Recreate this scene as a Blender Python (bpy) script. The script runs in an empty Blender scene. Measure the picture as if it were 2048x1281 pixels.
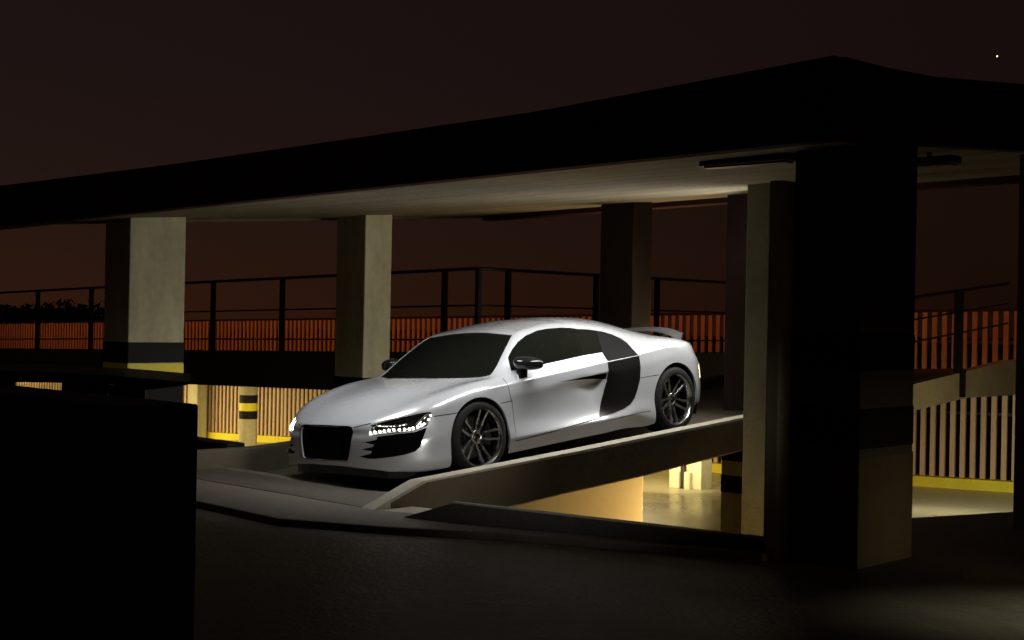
import bpy, bmesh, math, random
from mathutils import Vector, Matrix
from mathutils.bvhtree import BVHTree
random.seed(7)
sc = bpy.context.scene

# ------------------------------------------------------------------ camera, sky, lights, exposure
cam_data = bpy.data.cameras.new('camera')
cam = bpy.data.objects.new('camera', cam_data)
sc.collection.objects.link(cam)
sc.camera = cam
cam_data.sensor_width = 36
cam_data.lens = 2700 / 2048 * 36
cam_data.clip_end = 3000
RHO = .019
YAW = math.radians(46)
_n = math.hypot(1, RHO)
_ca, _sa = math.cos(YAW), math.sin(YAW)
# world axes: X = up the ramp (away, right), Y = along the facade (away, left), Z = up
cr = Vector((_ca / _n, -_sa / _n, -0 + RHO / _n * -0))
# camera basis seen from the world axes
rt_c = Vector((1, RHO, 0)) / _n; up_c = Vector((RHO, -1, 0)) / _n; fw_c = Vector((0, 0, 1))
A_c = rt_c * _ca + fw_c * _sa; B_c = -rt_c * _sa + fw_c * _ca
right = Vector((A_c.x, B_c.x, up_c.x)); down = Vector((A_c.y, B_c.y, up_c.y)); fwd = Vector((A_c.z, B_c.z, up_c.z))
mw = Matrix.Identity(4)
for r in range(3):
    mw[r][0] = right[r]; mw[r][1] = -down[r]; mw[r][2] = -fwd[r]
mw.translation = Vector((0, 0, 1.4))
cam.matrix_world = mw

world = bpy.data.worlds.new('World'); sc.world = world; world.use_nodes = True
wn = world.node_tree; wn.nodes.clear()
wo = wn.nodes.new('ShaderNodeOutputWorld'); bg = wn.nodes.new('ShaderNodeBackground')
tc = wn.nodes.new('ShaderNodeTexCoord'); sep = wn.nodes.new('ShaderNodeSeparateXYZ')
cr1 = wn.nodes.new('ShaderNodeValToRGB'); cr2 = wn.nodes.new('ShaderNodeValToRGB')
mix = wn.nodes.new('ShaderNodeMix'); mix.data_type = 'RGBA'
mp = wn.nodes.new('ShaderNodeMapRange')
def lin(r, g, b): return tuple((c / 255 / 12.92 if c <= 10 else ((c / 255 + .055) / 1.055) ** 2.4) for c in (r, g, b)) + (1,)
wn.links.new(tc.outputs['Generated'], sep.inputs[0])
wn.links.new(sep.outputs['Z'], cr1.inputs[0]); wn.links.new(sep.outputs['Z'], cr2.inputs[0])
def ramp(node, stops):
    e = node.color_ramp.elements
    while len(e) > 1: e.remove(e[-1])
    e[0].position, e[0].color = stops[0][0], stops[0][1]
    for p, c in stops[1:]:
        q = e.new(p); q.color = c
# city glow: warmer and brighter towards the left horizon
ramp(cr1, [(0, lin(50, 26, 15)), (.04, lin(45, 26, 18)), (.10, lin(37, 24, 21)), (.2, lin(31, 21, 20)), (.5, lin(23, 16, 17))])
ramp(cr2, [(0, lin(26, 12, 6)), (.08, lin(27, 15, 9)), (.2, lin(25, 15, 15)), (.5, lin(21, 14, 15))])
wn.links.new(sep.outputs['Y'], mp.inputs['Value'])
mp.inputs['From Min'].default_value = .42; mp.inputs['From Max'].default_value = .92
wn.links.new(mp.outputs[0], mix.inputs['Factor'])
wn.links.new(cr2.outputs[0], mix.inputs['A']); wn.links.new(cr1.outputs[0], mix.inputs['B'])
wn.links.new(mix.outputs['Result'], bg.inputs[0]); bg.inputs[1].default_value = .86
wn.links.new(bg.outputs[0], wo.inputs[0])

sc.view_settings.view_transform = 'Standard'; sc.view_settings.look = 'None'
sc.view_settings.exposure = 0; sc.view_settings.gamma = 1
sc.cycles.max_bounces = 6; sc.cycles.sample_clamp_indirect = 4
sc.cycles.use_denoising = True

def area(name, loc, target, size, size_y, power, col=(1, 1, 1), spread=math.pi, up=(0, 0, 1)):
    d = bpy.data.lights.new(name, 'AREA'); d.shape = 'RECTANGLE'; d.size = size; d.size_y = size_y
    d.energy = power; d.color = col; d.spread = spread
    o = bpy.data.objects.new(name, d); sc.collection.objects.link(o)
    z = (Vector(loc) - Vector(target)).normalized(); x = Vector(up).cross(z)
    if x.length < 1e-3: x = Vector((1, 0, 0))
    x.normalize(); y = z.cross(x)
    m = Matrix.Identity(4)
    for r in range(3): m[r][0], m[r][1], m[r][2] = x[r], y[r], z[r]
    m.translation = Vector(loc); o.matrix_world = m
    return o
# unseen strip lights added under the roof to light the car's left side
area('strip_fill', (9.2, 7.52, 2.34), (9.2, 8.6, .56), 3.4, .10, 36, (.97, .98, .98), math.radians(104))
area('strip_fill', (12.0, 7.62, 2.45), (9.0, 9.9, .9), 1.4, .16, 44, (1, .98, .90), math.radians(120))
# small unseen light added under the roof edge to brighten the bonnet
area('bonnet_fill', (6.95, 8.9, 2.28), (7.7, 8.8, .6), .9, .35, 17, (.97, .98, 1), math.radians(120))
# weak front fill from the right of the photographer
area('front_fill', (5.4, .8, 1.2), (7.35, 8.6, .5), .5, .5, 1.6, (1, .98, .94), math.radians(18))
# uplight added out of sight behind the car to brighten the rear soffit
area('soffit_fill', (13.3, 10.2, .85), (11.6, 9.8, 2.8), 1.6, .25, 22, (1, .76, .42), math.radians(130))
# lower storey fluorescent light
WARM = (1, .79, .38)
area('lower_light', (16.0, 14.0, .1), (16.0, 14.0, -2), 4, 2, 170, WARM)
area('lower_light', (17.0, 21, -.1), (17.8, 21, -2), 8, .3, 300, WARM)
area('lower_light', (17.0, 31, -.35), (17.8, 31, -2), 8, .3, 330, WARM)
area('lower_light', (16.6, 8.2, .1), (17.9, 8.1, -2), 2.0, .5, 48, (1, .95, .72))
area('lower_light', (14.3, 5.8, .1), (15.6, 7.5, .55), .8, .4, 8, WARM)  # small fill added to brighten the ramp beam at the right
area('lower_light', (11.3, 7.56, -.5), (9.6, 7.92, -.6), .1, .5, 40, (1, .66, .24), math.radians(110))
area('lower_light', (16.0, 12.2, -.3), (17.3, 12.9, -.6), .4, .4, 24, (1, .85, .5), math.radians(90))  # extra fill added to brighten the pillar with the downpipe
area('lower_light', (17.0, 40, -.75), (17.8, 40, -2.4), 6, .3, 260, WARM)
area('lower_light', (8.9, 6.6, -.9), (10.6, 7.05, -.5), .2, .2, .9, (1, .66, .2), math.radians(70))  # weak fill added in the void for the olive column
# sodium light outside, on the upper slats
area('sodium_light', (16.0, 30, 3.4), (20, 30, 1.0), 26, .3, 85, (1, .24, .075), math.radians(100))
area('sodium_light', (17.0, 13, 3.4), (20, 12, 1.2), 12, .3, 24, (1, .22, .07), math.radians(100))
# faint unseen lights added at the right for the near floor and column
area('right_fill', (8.6, .6, 2.8), (6.9, 2.6, -.05), .3, .3, 3, (.9, 1, .85), math.radians(24))
area('right_fill', (8.0, 2.2, .25), (7.65, 4.16, .25), .3, .3, .4, (1, .80, .45), math.radians(60))

# ------------------------------------------------------------------ materials
def mat(name, col, rough=.6, metal=0, coat=0, emit=None, estr=0, var=0, vscale=3, bump=0, bscale=40, spec=.5, streak=0, alpha=None, trans=0, coat_rough=.03):
    m = bpy.data.materials.new(name); m.use_nodes = True
    nt = m.node_tree; b = nt.nodes['Principled BSDF']
    c = tuple(col) + (1,)
    b.inputs['Base Color'].default_value = c; b.inputs['Roughness'].default_value = rough
    b.inputs['Metallic'].default_value = metal; b.inputs['Coat Weight'].default_value = coat
    b.inputs['Coat Roughness'].default_value = coat_rough
    b.inputs['Specular IOR Level'].default_value = spec
    b.inputs['Transmission Weight'].default_value = trans
    if emit: b.inputs['Emission Color'].default_value = tuple(emit) + (1,); b.inputs['Emission Strength'].default_value = estr
    if var or bump or streak:
        t = nt.nodes.new('ShaderNodeTexCoord')
        if var or streak:
            n1 = nt.nodes.new('ShaderNodeTexNoise'); n1.inputs['Scale'].default_value = vscale; n1.inputs['Detail'].default_value = 8; n1.inputs['Roughness'].default_value = .65
            mpn = nt.nodes.new('ShaderNodeMapping')
            if streak: mpn.inputs['Scale'].default_value = streak
            nt.links.new(t.outputs['Object'], mpn.inputs[0]); nt.links.new(mpn.outputs[0], n1.inputs[0])
            n2 = nt.nodes.new('ShaderNodeTexNoise'); n2.inputs['Scale'].default_value = vscale * 7; n2.inputs['Detail'].default_value = 6
            nt.links.new(t.outputs['Object'], n2.inputs[0])
            ad = nt.nodes.new('ShaderNodeMath'); ad.operation = 'MULTIPLY_ADD'; ad.inputs[1].default_value = .35
            nt.links.new(n2.outputs['Fac'], ad.inputs[0]); nt.links.new(n1.outputs['Fac'], ad.inputs[2])
            r = nt.nodes.new('ShaderNodeMapRange'); r.inputs['From Min'].default_value = .35; r.inputs['From Max'].default_value = 1.0
            r.inputs['To Min'].default_value = 1 - var; r.inputs['To Max'].default_value = 1 + var
            nt.links.new(ad.outputs[0], r.inputs['Value'])
            mx = nt.nodes.new('ShaderNodeMix'); mx.data_type = 'RGBA'; mx.blend_type = 'MULTIPLY'; mx.inputs['Factor'].default_value = 1
            mx.inputs['A'].default_value = c; nt.links.new(r.outputs[0], mx.inputs['B'])
            nt.links.new(mx.outputs['Result'], b.inputs['Base Color'])
            r2 = nt.nodes.new('ShaderNodeMapRange'); r2.inputs['To Min'].default_value = max(.05, rough - .15); r2.inputs['To Max'].default_value = min(1, rough + .15)
            nt.links.new(n1.outputs['Fac'], r2.inputs['Value']); nt.links.new(r2.outputs[0], b.inputs['Roughness'])
        if bump:
            n3 = nt.nodes.new('ShaderNodeTexNoise'); n3.inputs['Scale'].default_value = bscale; n3.inputs['Detail'].default_value = 6
            nt.links.new(t.outputs['Object'], n3.inputs[0])
            bp = nt.nodes.new('ShaderNodeBump'); bp.inputs['Strength'].default_value = bump; bp.inputs['Distance'].default_value = .02
            nt.links.new(n3.outputs['Fac'], bp.inputs['Height']); nt.links.new(bp.outputs[0], b.inputs['Normal'])
    return m
M = dict(
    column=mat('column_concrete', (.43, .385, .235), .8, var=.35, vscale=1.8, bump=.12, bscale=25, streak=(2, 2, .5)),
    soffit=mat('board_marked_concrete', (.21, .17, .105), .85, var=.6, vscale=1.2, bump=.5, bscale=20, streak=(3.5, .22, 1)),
    fascia=mat('dark_fascia', (.07, .03, .022), 1.0, spec=.05, var=.3, vscale=1.2, bump=.3, bscale=20),  # even dark brown base with hardly any gloss
    floor=mat('floor_concrete', (.085, .062, .038), .55, var=.6, vscale=1.1, bump=.35, bscale=30, streak=(1, .35, 1)),
    platform=mat('platform_concrete', (.155, .125, .095), .62, var=.35, vscale=1.3, bump=.3, bscale=40),
    lower=mat('lower_concrete', (.22, .20, .125), .30, var=.35, vscale=.7, bump=.12, bscale=12, streak=(1, .3, 1)),
    ramp=mat('ramp_concrete', (.085, .07, .05), .6, var=.35, vscale=2, bump=.4, bscale=40),
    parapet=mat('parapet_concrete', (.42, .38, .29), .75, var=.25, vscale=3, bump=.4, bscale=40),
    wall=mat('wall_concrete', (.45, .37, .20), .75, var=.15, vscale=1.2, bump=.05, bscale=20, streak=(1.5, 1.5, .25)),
    brown=mat('shaded_brown_concrete', (.020, .006, .004), .85, var=.25, vscale=1.5, bump=.3, bscale=25),  # base darkened so the back columns stay in shade
    edge=mat('edge_concrete', (.10, .08, .05), .85, var=.4, vscale=1.2, bump=.12, bscale=30),  # dull edge tone, also the shade colour of the ramp beam's side
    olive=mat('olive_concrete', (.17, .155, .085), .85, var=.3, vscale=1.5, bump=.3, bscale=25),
    wingdark=mat('wing_shaded', (.10, .10, .10), .3, coat=.6),  # white wing greyed to stand for its unlit top
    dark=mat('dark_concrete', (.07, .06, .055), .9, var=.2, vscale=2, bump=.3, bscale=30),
    yellow=mat('yellow_paint', (.75, .62, .03), .55, var=.15, vscale=3),
    black=mat('black_paint', (.007, .006, .005), .7, var=.3, vscale=3, spec=.2),
    slat=mat('timber_slats', (.52, .36, .22), .65, var=.3, vscale=3, streak=(1, 1, .1)),
    steel=mat('dark_steel', (.015, .013, .012), .5, metal=.3),
    fixture=mat('fixture_housing', (.012, .012, .012), .5),
    batten=mat('grey_batten', (.07, .07, .055), .4),
    paint=mat('white_car_paint', (.60, .61, .625), .24, metal=.35, coat=1.0, spec=.5),
    blade=mat('dark_side_blade', (.005, .004, .004), .35, spec=.3),
    bladetop=mat('dark_blade_upper', (.006, .0055, .0055), .6, spec=.03),
    glass=mat('tinted_glass', (.004, .004, .004), .05, spec=.08),
    inner=mat('dark_inner', (.003, .003, .003), .9, spec=.05),
    rubber=mat('tyre_rubber', (.010, .010, .010), .7, spec=.25),
    alloy=mat('gunmetal_alloy', (.42, .42, .41), .27, metal=1),
    chrome=mat('polished_rim', (.42, .42, .41), .18, metal=1),
    disc=mat('brake_disc', (.12, .12, .12), .35, metal=1),
    caliper=mat('brake_caliper', (.02, .02, .02), .4),
    led=mat('led_lamp', (.9, .9, .9), .3, emit=(1, .96, .86), estr=13),
    lens=mat('lamp_reflector', (.6, .6, .6), .15, metal=1),
    mirror=mat('gloss_black', (.012, .012, .012), .12, coat=.5),
    grille=mat('grille_black', (.003, .003, .004), .7, spec=.08),
    trim=mat('grille_surround', (.12, .12, .12), .25, metal=1),
    carbon=mat('splitter_black', (.01, .01, .01), .35),
    darkcar=mat('black_car_paint', (.006, .006, .006), .45, spec=.2),
    bark=mat('dark_foliage', (.03, .035, .02), .9, var=.3, vscale=.5),
    ground=mat('ground_earth', (.05, .045, .035), .95, var=.3, vscale=.1),
)
def window_glass():
    m = bpy.data.materials.new('clear_car_glass'); m.use_nodes = True; nt = m.node_tree; nt.nodes.clear()
    o = nt.nodes.new('ShaderNodeOutputMaterial'); mx = nt.nodes.new('ShaderNodeMixShader')
    t = nt.nodes.new('ShaderNodeBsdfTransparent'); g = nt.nodes.new('ShaderNodeBsdfGlossy')
    t.inputs[0].default_value = (.8, .8, .76, 1); g.inputs['Roughness'].default_value = .03
    f = nt.nodes.new('ShaderNodeFresnel'); f.inputs[0].default_value = 1.3
    nt.links.new(f.outputs[0], mx.inputs[0]); nt.links.new(t.outputs[0], mx.inputs[1]); nt.links.new(g.outputs[0], mx.inputs[2])
    nt.links.new(mx.outputs[0], o.inputs[0]); return m
M['clear'] = window_glass()
def tint_glass(name, clear):
    m = bpy.data.materials.new(name); m.use_nodes = True; nt = m.node_tree; nt.nodes.clear()
    o = nt.nodes.new('ShaderNodeOutputMaterial'); d = nt.nodes.new('ShaderNodeBsdfDiffuse'); g = nt.nodes.new('ShaderNodeBsdfGlossy'); t = nt.nodes.new('ShaderNodeBsdfTransparent')
    d.inputs[0].default_value = (.006, .0065, .005, 1); g.inputs['Roughness'].default_value = .02; t.inputs[0].default_value = (.6, .65, .6, 1)
    a, b = nt.nodes.new('ShaderNodeMixShader'), nt.nodes.new('ShaderNodeMixShader'); a.inputs[0].default_value = .035; b.inputs[0].default_value = clear
    nt.links.new(d.outputs[0], a.inputs[1]); nt.links.new(g.outputs[0], a.inputs[2]); nt.links.new(a.outputs[0], b.inputs[1]); nt.links.new(t.outputs[0], b.inputs[2])
    nt.links.new(b.outputs[0], o.inputs[0]); return m
M['glass'] = tint_glass('dark_tinted_glass', .0)
M['tint'] = tint_glass('tinted_car_glass', .12)

# ------------------------------------------------------------------ helpers
def tag(o, label=None, cat=None, group=None, kind=None):
    if label: o['label'] = label
    if cat: o['category'] = cat
    if group: o['group'] = group
    if kind: o['kind'] = kind
    return o
def thing(name, loc, label, cat, group=None):
    o = bpy.data.objects.new(name, None); o.empty_display_size = .2
    sc.collection.objects.link(o); o.location = loc
    return tag(o, label, cat, group)
class MB:
    def __init__(s): s.v = []; s.f = []
    def add(s, vs, fs):
        n = len(s.v); s.v += [tuple(v) for v in vs]; s.f += [tuple(i + n for i in f) for f in fs]; return s
    def box(s, x0, x1, y0, y1, z0, z1):
        return s.add([(x0, y0, z0), (x1, y0, z0), (x1, y1, z0), (x0, y1, z0), (x0, y0, z1), (x1, y0, z1), (x1, y1, z1), (x0, y1, z1)],
                     [(0, 3, 2, 1), (4, 5, 6, 7), (0, 1, 5, 4), (1, 2, 6, 5), (2, 3, 7, 6), (3, 0, 4, 7)])
    def hexa(s, b, t):   # bottom quad, top quad
        return s.add(list(b) + list(t), [(0, 3, 2, 1), (4, 5, 6, 7), (0, 1, 5, 4), (1, 2, 6, 5), (2, 3, 7, 6), (3, 0, 4, 7)])
    def prism(s, poly, vec):   # planar polygon extruded along vec
        n = len(poly); v = Vector(vec)
        vs = [Vector(p) for p in poly] + [Vector(p) + v for p in poly]
        return s.add(vs, [tuple(range(n))[::-1], tuple(range(n, 2 * n))] + [(i, (i + 1) % n, (i + 1) % n + n, i + n) for i in range(n)])
    def tube(s, p, q, r, n=8, r2=None, caps=True):
        p, q = Vector(p), Vector(q); d = (q - p).normalized(); a = d.orthogonal().normalized(); b = d.cross(a); r2 = r if r2 is None else r2
        vs = [p + (a * math.cos(t) + b * math.sin(t)) * r for t in [2 * math.pi * k / n for k in range(n)]]
        vs += [q + (a * math.cos(t) + b * math.sin(t)) * r2 for t in [2 * math.pi * k / n for k in range(n)]]
        fs = [(i, (i + 1) % n, (i + 1) % n + n, i + n) for i in range(n)]
        if caps: fs += [tuple(range(n))[::-1], tuple(range(n, 2 * n))]
        return s.add(vs, fs)
    def path(s, pts, r, n=6):
        for a, b in zip(pts, pts[1:]): s.tube(a, b, r, n)
        return s
    def lathe(s, prof, axis='y', c=(0, 0, 0), n=48, closed=False):   # prof: (offset along axis, radius)
        vs = []
        for (o, r) in prof:
            for k in range(n):
                t = 2 * math.pi * k / n
                vs.append((c[0] + r * math.cos(t), c[1] + o, c[2] + r * math.sin(t)) if axis == 'y' else (c[0] + r * math.cos(t), c[1] + r * math.sin(t), c[2] + o))
        m = len(prof); fs = []
        for i in range(m if closed else m - 1):
            j = (i + 1) % m
            for k in range(n): fs.append((i * n + k, i * n + (k + 1) % n, j * n + (k + 1) % n, j * n + k))
        return s.add(vs, fs)
    def build(s, name, m, parent=None, smooth=False, bevel=0, off=True):
        me = bpy.data.meshes.new(name); me.from_pydata(s.v, [], s.f); me.update()
        bm = bmesh.new(); bm.from_mesh(me); bmesh.ops.recalc_face_normals(bm, faces=bm.faces); bm.to_mesh(me); bm.free()
        me.materials.append(m)
        o = bpy.data.objects.new(name, me); sc.collection.objects.link(o)
        if parent:
            o.parent = parent
            if off:   # geometry was given in world coordinates, the parent is only translated
                me.transform(Matrix.Translation(-parent.location))
        if smooth:
            me.polygons.foreach_set('use_smooth', [True] * len(me.polygons)); me.set_sharp_from_angle(angle=math.radians(35))
        if bevel:
            b = o.modifiers.new('bevel', 'BEVEL'); b.width = bevel; b.segments = 2; b.limit_method = 'ANGLE'
        return o

# ------------------------------------------------------------------ the setting
def floor_z(y): return -1.09 - .0365 * (y - 9.5)          # the lower storey falls to the left
def slats_top(y): return 1.66 - .0215 * (y - 9.5)
def deck_z(y): return .97 - .024 * (y - 12.5)
def ramp_z(x, y): return max(0, .0895 * (x - 7.15)) - .0435 * (y - 8.05) * min(1, max(0, (x - 6.4) / 1.0)) if x > 6.4 else 0

tag(MB().hexa([(-30, -40, -6), (400, -40, -6), (400, 400, -6), (-30, 400, -6)], [(-30, -40, -3.2), (400, -40, -3.2), (400, 400, -3.2), (-30, 400, -3.2)]).build('ground', M['ground']), kind='structure')
# near floor, with a fine subdivision not needed: one sheet
tag(MB().box(-8, 12, -14, 4.1, -.6, -.05).prism([(5.2, 4.1, -.6), (12, 4.1, -.6), (10.48, 4.59, -.6), (9.47, 4.96, -.6), (7.95, 5.12, -.6), (7.3, 4.7, -.6), (5.2, 4.7, -.6)], (0, 0, .55)).box(-8, 5.2, 4.1, 30, -.6, -.05).prism([(5.2, 4.7, -.6), (7.3, 4.7, -.6), (6.6, 6.6, -.6), (5.8, 8.0, -.6), (5.8, 30, -.6), (5.2, 30, -.6)], (0, 0, .55)).build('floor', M['floor']), kind='structure')
# raised platform with its kerb edge (plan polygon)
plat = [(5.55, 26, 0), (5.66, 8.78, 0), (5.60, 7.62, 0), (5.95, 6.85, 0), (6.34, 6.24, 0), (6.75, 5.3, 0), (7.03, 4.62, 0), (7.11, 4.60, 0), (7.11, 4.9, 0), (6.62, 6.9, 0), (6.40, 7.53, 0), (6.40, 7.67, 0), (7.15, 7.67, 0), (7.15, 10.4, 0), (7.15, 26, 0)]
def slab(poly, z0, z1, name, m, **k):
    return MB().prism([(p[0], p[1], z0) for p in poly], (0, 0, z1 - z0)).build(name, m, **k)
tag(slab(plat, -.35, 0, 'platform', M['platform'], bevel=.012), kind='structure')
# lower storey floor
b = MB(); n = 12
for i in range(n):
    y0 = 3.5 + i * 4; y1 = y0 + 4
    b.add([(6.0, y0, floor_z(y0)), (20.3, y0, floor_z(y0)), (20.3, y1, floor_z(y1)), (6.0, y1, floor_z(y1))], [(0, 1, 2, 3)])
tag(b.build('lower_floor', M['lower']), kind='structure')
# the ramp the car stands on: a rising slab, slightly banked
b = MB(); xs = [6.40, 6.7, 7.0, 7.3, 7.8, 9, 11, 13, 15, 16.6, 17.2, 19.6]
for y0, y1 in ((7.67, 9.1), (9.1, 10.55)):
    for x0, x1 in zip(xs, xs[1:]):
        rz = lambda x, y: min(ramp_z(x, y), 16.6 * .0895 - 7.15 * .0895 - .0435 * (y - 8.05)) + .004
        t = [(x0, y0, rz(x0, y0)), (x1, y0, rz(x1, y0)), (x1, y1, rz(x1, y1)), (x0, y1, rz(x0, y1))]
        if x1 <= 7.0: t = [(p[0], p[1], max(p[2], .004)) for p in t]
        b.hexa([(p[0], p[1], p[2] - .22) for p in t], t)
tag(b.build('ramp', M['ramp']), kind='structure')

# ------------------------------------------------------------------ roof
roof = thing('roof', (6.6, 3.93, 2.44), 'long dark flat concrete roof with board-marked soffit over the ramp', 'roof')
def zs(x, y): return 2.44 + (x - 6.6) * .078 - .0135 * (y - 3.93)
prof_y = [3.93, 4.8, 6.2, 8.05, 10.6, 13.05, 20.9, 34, 60]
top_y = [2.90, 2.86, 2.80, 2.775, 2.745, 2.74, 2.74, 2.72, 2.7]
b = MB(); s = MB()
for i in range(len(prof_y) - 1):
    y0, y1 = prof_y[i], prof_y[i + 1]
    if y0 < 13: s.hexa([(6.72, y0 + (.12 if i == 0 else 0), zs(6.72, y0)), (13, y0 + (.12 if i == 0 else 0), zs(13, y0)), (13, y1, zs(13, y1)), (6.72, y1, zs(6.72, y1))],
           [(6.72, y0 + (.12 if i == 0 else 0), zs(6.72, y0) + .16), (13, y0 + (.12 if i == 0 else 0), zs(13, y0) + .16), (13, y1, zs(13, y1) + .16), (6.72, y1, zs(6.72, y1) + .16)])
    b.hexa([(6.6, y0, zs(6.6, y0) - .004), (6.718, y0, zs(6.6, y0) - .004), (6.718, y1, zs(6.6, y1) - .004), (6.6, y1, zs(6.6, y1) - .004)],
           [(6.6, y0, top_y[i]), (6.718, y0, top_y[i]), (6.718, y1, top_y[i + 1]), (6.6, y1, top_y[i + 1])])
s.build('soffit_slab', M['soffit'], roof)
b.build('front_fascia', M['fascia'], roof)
b = MB(); px = [6.72, 7.2, 7.78, 9.13, 11, 13.1]; pz = [2.91, 2.92, 2.95, 3.09, 3.22, 3.4]
for i in range(5):
    b.hexa([(px[i], 3.93, zs(px[i], 3.93) - .004), (px[i + 1], 3.93, zs(px[i + 1], 3.93) - .004), (px[i + 1], 4.05, zs(px[i + 1], 3.93) - .004), (px[i], 4.05, zs(px[i], 3.93) - .004)],
           [(px[i], 3.93, pz[i]), (px[i + 1], 3.93, pz[i + 1]), (px[i + 1], 4.05, pz[i + 1]), (px[i], 4.05, pz[i])])
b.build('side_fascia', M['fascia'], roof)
b = MB()
for i in range(5):
    y0, y1 = prof_y[i], prof_y[i + 1]
    y0 = max(y0, 4.06)
    b.hexa([(12.9, y0, zs(12.9, y0) - .06), (13.1, y0, zs(12.9, y0) - .06), (13.1, y1, zs(12.9, y1) - .06), (12.9, y1, zs(12.9, y1) - .06)],
           [(12.9, y0, zs(12.9, y0) + .3), (13.1, y0, zs(12.9, y0) + .3), (13.1, y1, zs(12.9, y1) + .3), (12.9, y1, zs(12.9, y1) + .3)])
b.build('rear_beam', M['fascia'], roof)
MB().hexa([(6.721, 13.052, zs(6.72, 13) - .03), (13.1, 13.052, zs(13.1, 13) - .03), (13.1, 13.15, zs(13.1, 13) - .03), (6.721, 13.15, zs(6.72, 13) - .03)], [(6.721, 13.052, zs(6.72, 13) + .2), (13.1, 13.052, zs(13.1, 13) + .2), (13.1, 13.15, zs(13.1, 13) + .2), (6.721, 13.15, zs(6.72, 13) + .2)]).build('end_beam', M['edge'], roof)
MB().hexa([(6.721, 13.152, zs(6.72, 13)), (6.95, 13.152, zs(6.72, 13)), (6.95, 60, zs(6.72, 60)), (6.721, 60, zs(6.72, 60))], [(6.721, 13.152, 2.5), (6.95, 13.152, 2.5), (6.95, 60, 2.5), (6.721, 60, 2.5)]).build('edge_beam', M['edge'], roof)

# ------------------------------------------------------------------ columns
def column(x, y, wx, wy, z0, bands, label, ztop=None, group=None, round_=False, m='column'):
    """x,y: corner nearest the camera (low x, low y)"""
    zt = zs(x + wx / 2, y + wy / 2) + .06 if ztop is None else ztop
    t = thing('round_column' if round_ else 'concrete_column', (x + wx / 2, y + wy / 2, z0), label, 'column', group)
    if round_: MB().lathe([(z0 - .05, wx / 2), (zt, wx / 2)], 'z', (x + wx / 2, y + wx / 2, 0), 40).build('shaft', M[m], t, smooth=True)
    else: MB().box(x, x + wx, y, y + wy, z0 - .02, zt).build('shaft', M[m], t, bevel=.012)
    for (a, c, k) in bands:
        e = .004
        if round_: o = MB().lathe([(a, wx / 2 - .002), (a, wx / 2 + e), (c, wx / 2 + e), (c, wx / 2 - .002)], 'z', (x + wx / 2, y + wx / 2, 0), 40).build('painted_band', M[k], t, smooth=True)
        else: o = MB().box(x - e, x + wx + e, y - e, y + wy + e, a, c).build('painted_band', M[k], t, bevel=.012)
        o['label'] = k + ' painted band'
    return t
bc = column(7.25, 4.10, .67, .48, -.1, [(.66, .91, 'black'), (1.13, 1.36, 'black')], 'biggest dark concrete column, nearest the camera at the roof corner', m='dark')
MB().box(7.245, 7.925, 4.095, 4.585, -.06, .62).build('pale_foot', M['edge'], bc, bevel=.01)  # slightly paler box round the column's lower part
column(7.23, 12.45, .66, .50, -.0, [(.43, .65, 'black'), (.655, .876, 'yellow'), (.88, 1.10, 'black')], 'pale lit concrete column at left with a yellow and black painted foot')
column(10.35, 12.45, .42, .54, .0, [(.46, .68, 'black')], 'concrete column rising behind the white car\'s bonnet')
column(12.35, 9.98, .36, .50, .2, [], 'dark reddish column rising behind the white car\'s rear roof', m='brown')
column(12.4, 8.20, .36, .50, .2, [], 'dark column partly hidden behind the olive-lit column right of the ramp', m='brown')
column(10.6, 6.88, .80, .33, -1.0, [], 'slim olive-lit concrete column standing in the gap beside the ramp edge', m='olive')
MB().box(7.12, 7.45, 4.583, 4.68, -.3, zs(7, 4.5) - .17).build('pier', M['column'], bc, bevel=.01)
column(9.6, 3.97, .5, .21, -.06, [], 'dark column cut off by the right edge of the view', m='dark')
column(13.2, 8.77, .4, .50, floor_z(9.3), [(-.58, -.37, 'black'), (-.21, 0.0, 'black')], 'lower storey column with two black bands seen under the ramp edge', ztop=.28)
column(19.5, 30.1, .3, .42, floor_z(30), [], 'bright yellow-lit square column by the slats on the lower storey', ztop=deck_z(30) - .6)
column(18.3, 26.2, .42, .42, floor_z(26), [(-1.03, -.84, 'black'), (-.84, -.66, 'yellow'), (-.66, -.47, 'black')], 'round column with black and yellow bands on the lower storey', ztop=deck_z(26) - .6, round_=True)
cp = column(17.3, 12.53, .3, .62, floor_z(13), [], 'brightly lit square column with a dark downpipe under the ramp', ztop=.4)
MB().tube((17.26, 12.84, floor_z(13)), (17.26, 12.84, .4), .045, 12).build('downpipe', M['steel'], cp, smooth=True)
MB().box(17.2, 17.29, 12.68, 12.79, floor_z(13), floor_z(13) + .28).box(17.2, 17.29, 12.89, 13.0, floor_z(13), floor_z(13) + .28).build('impact_guard', M['column'], cp, bevel=.02)

# ------------------------------------------------------------------ low walls and parapets
W = lambda name, mb, m, label, cat='wall', group=None, bevel=.012: tag(mb.build(name, m, bevel=bevel), label, cat, group)
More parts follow.
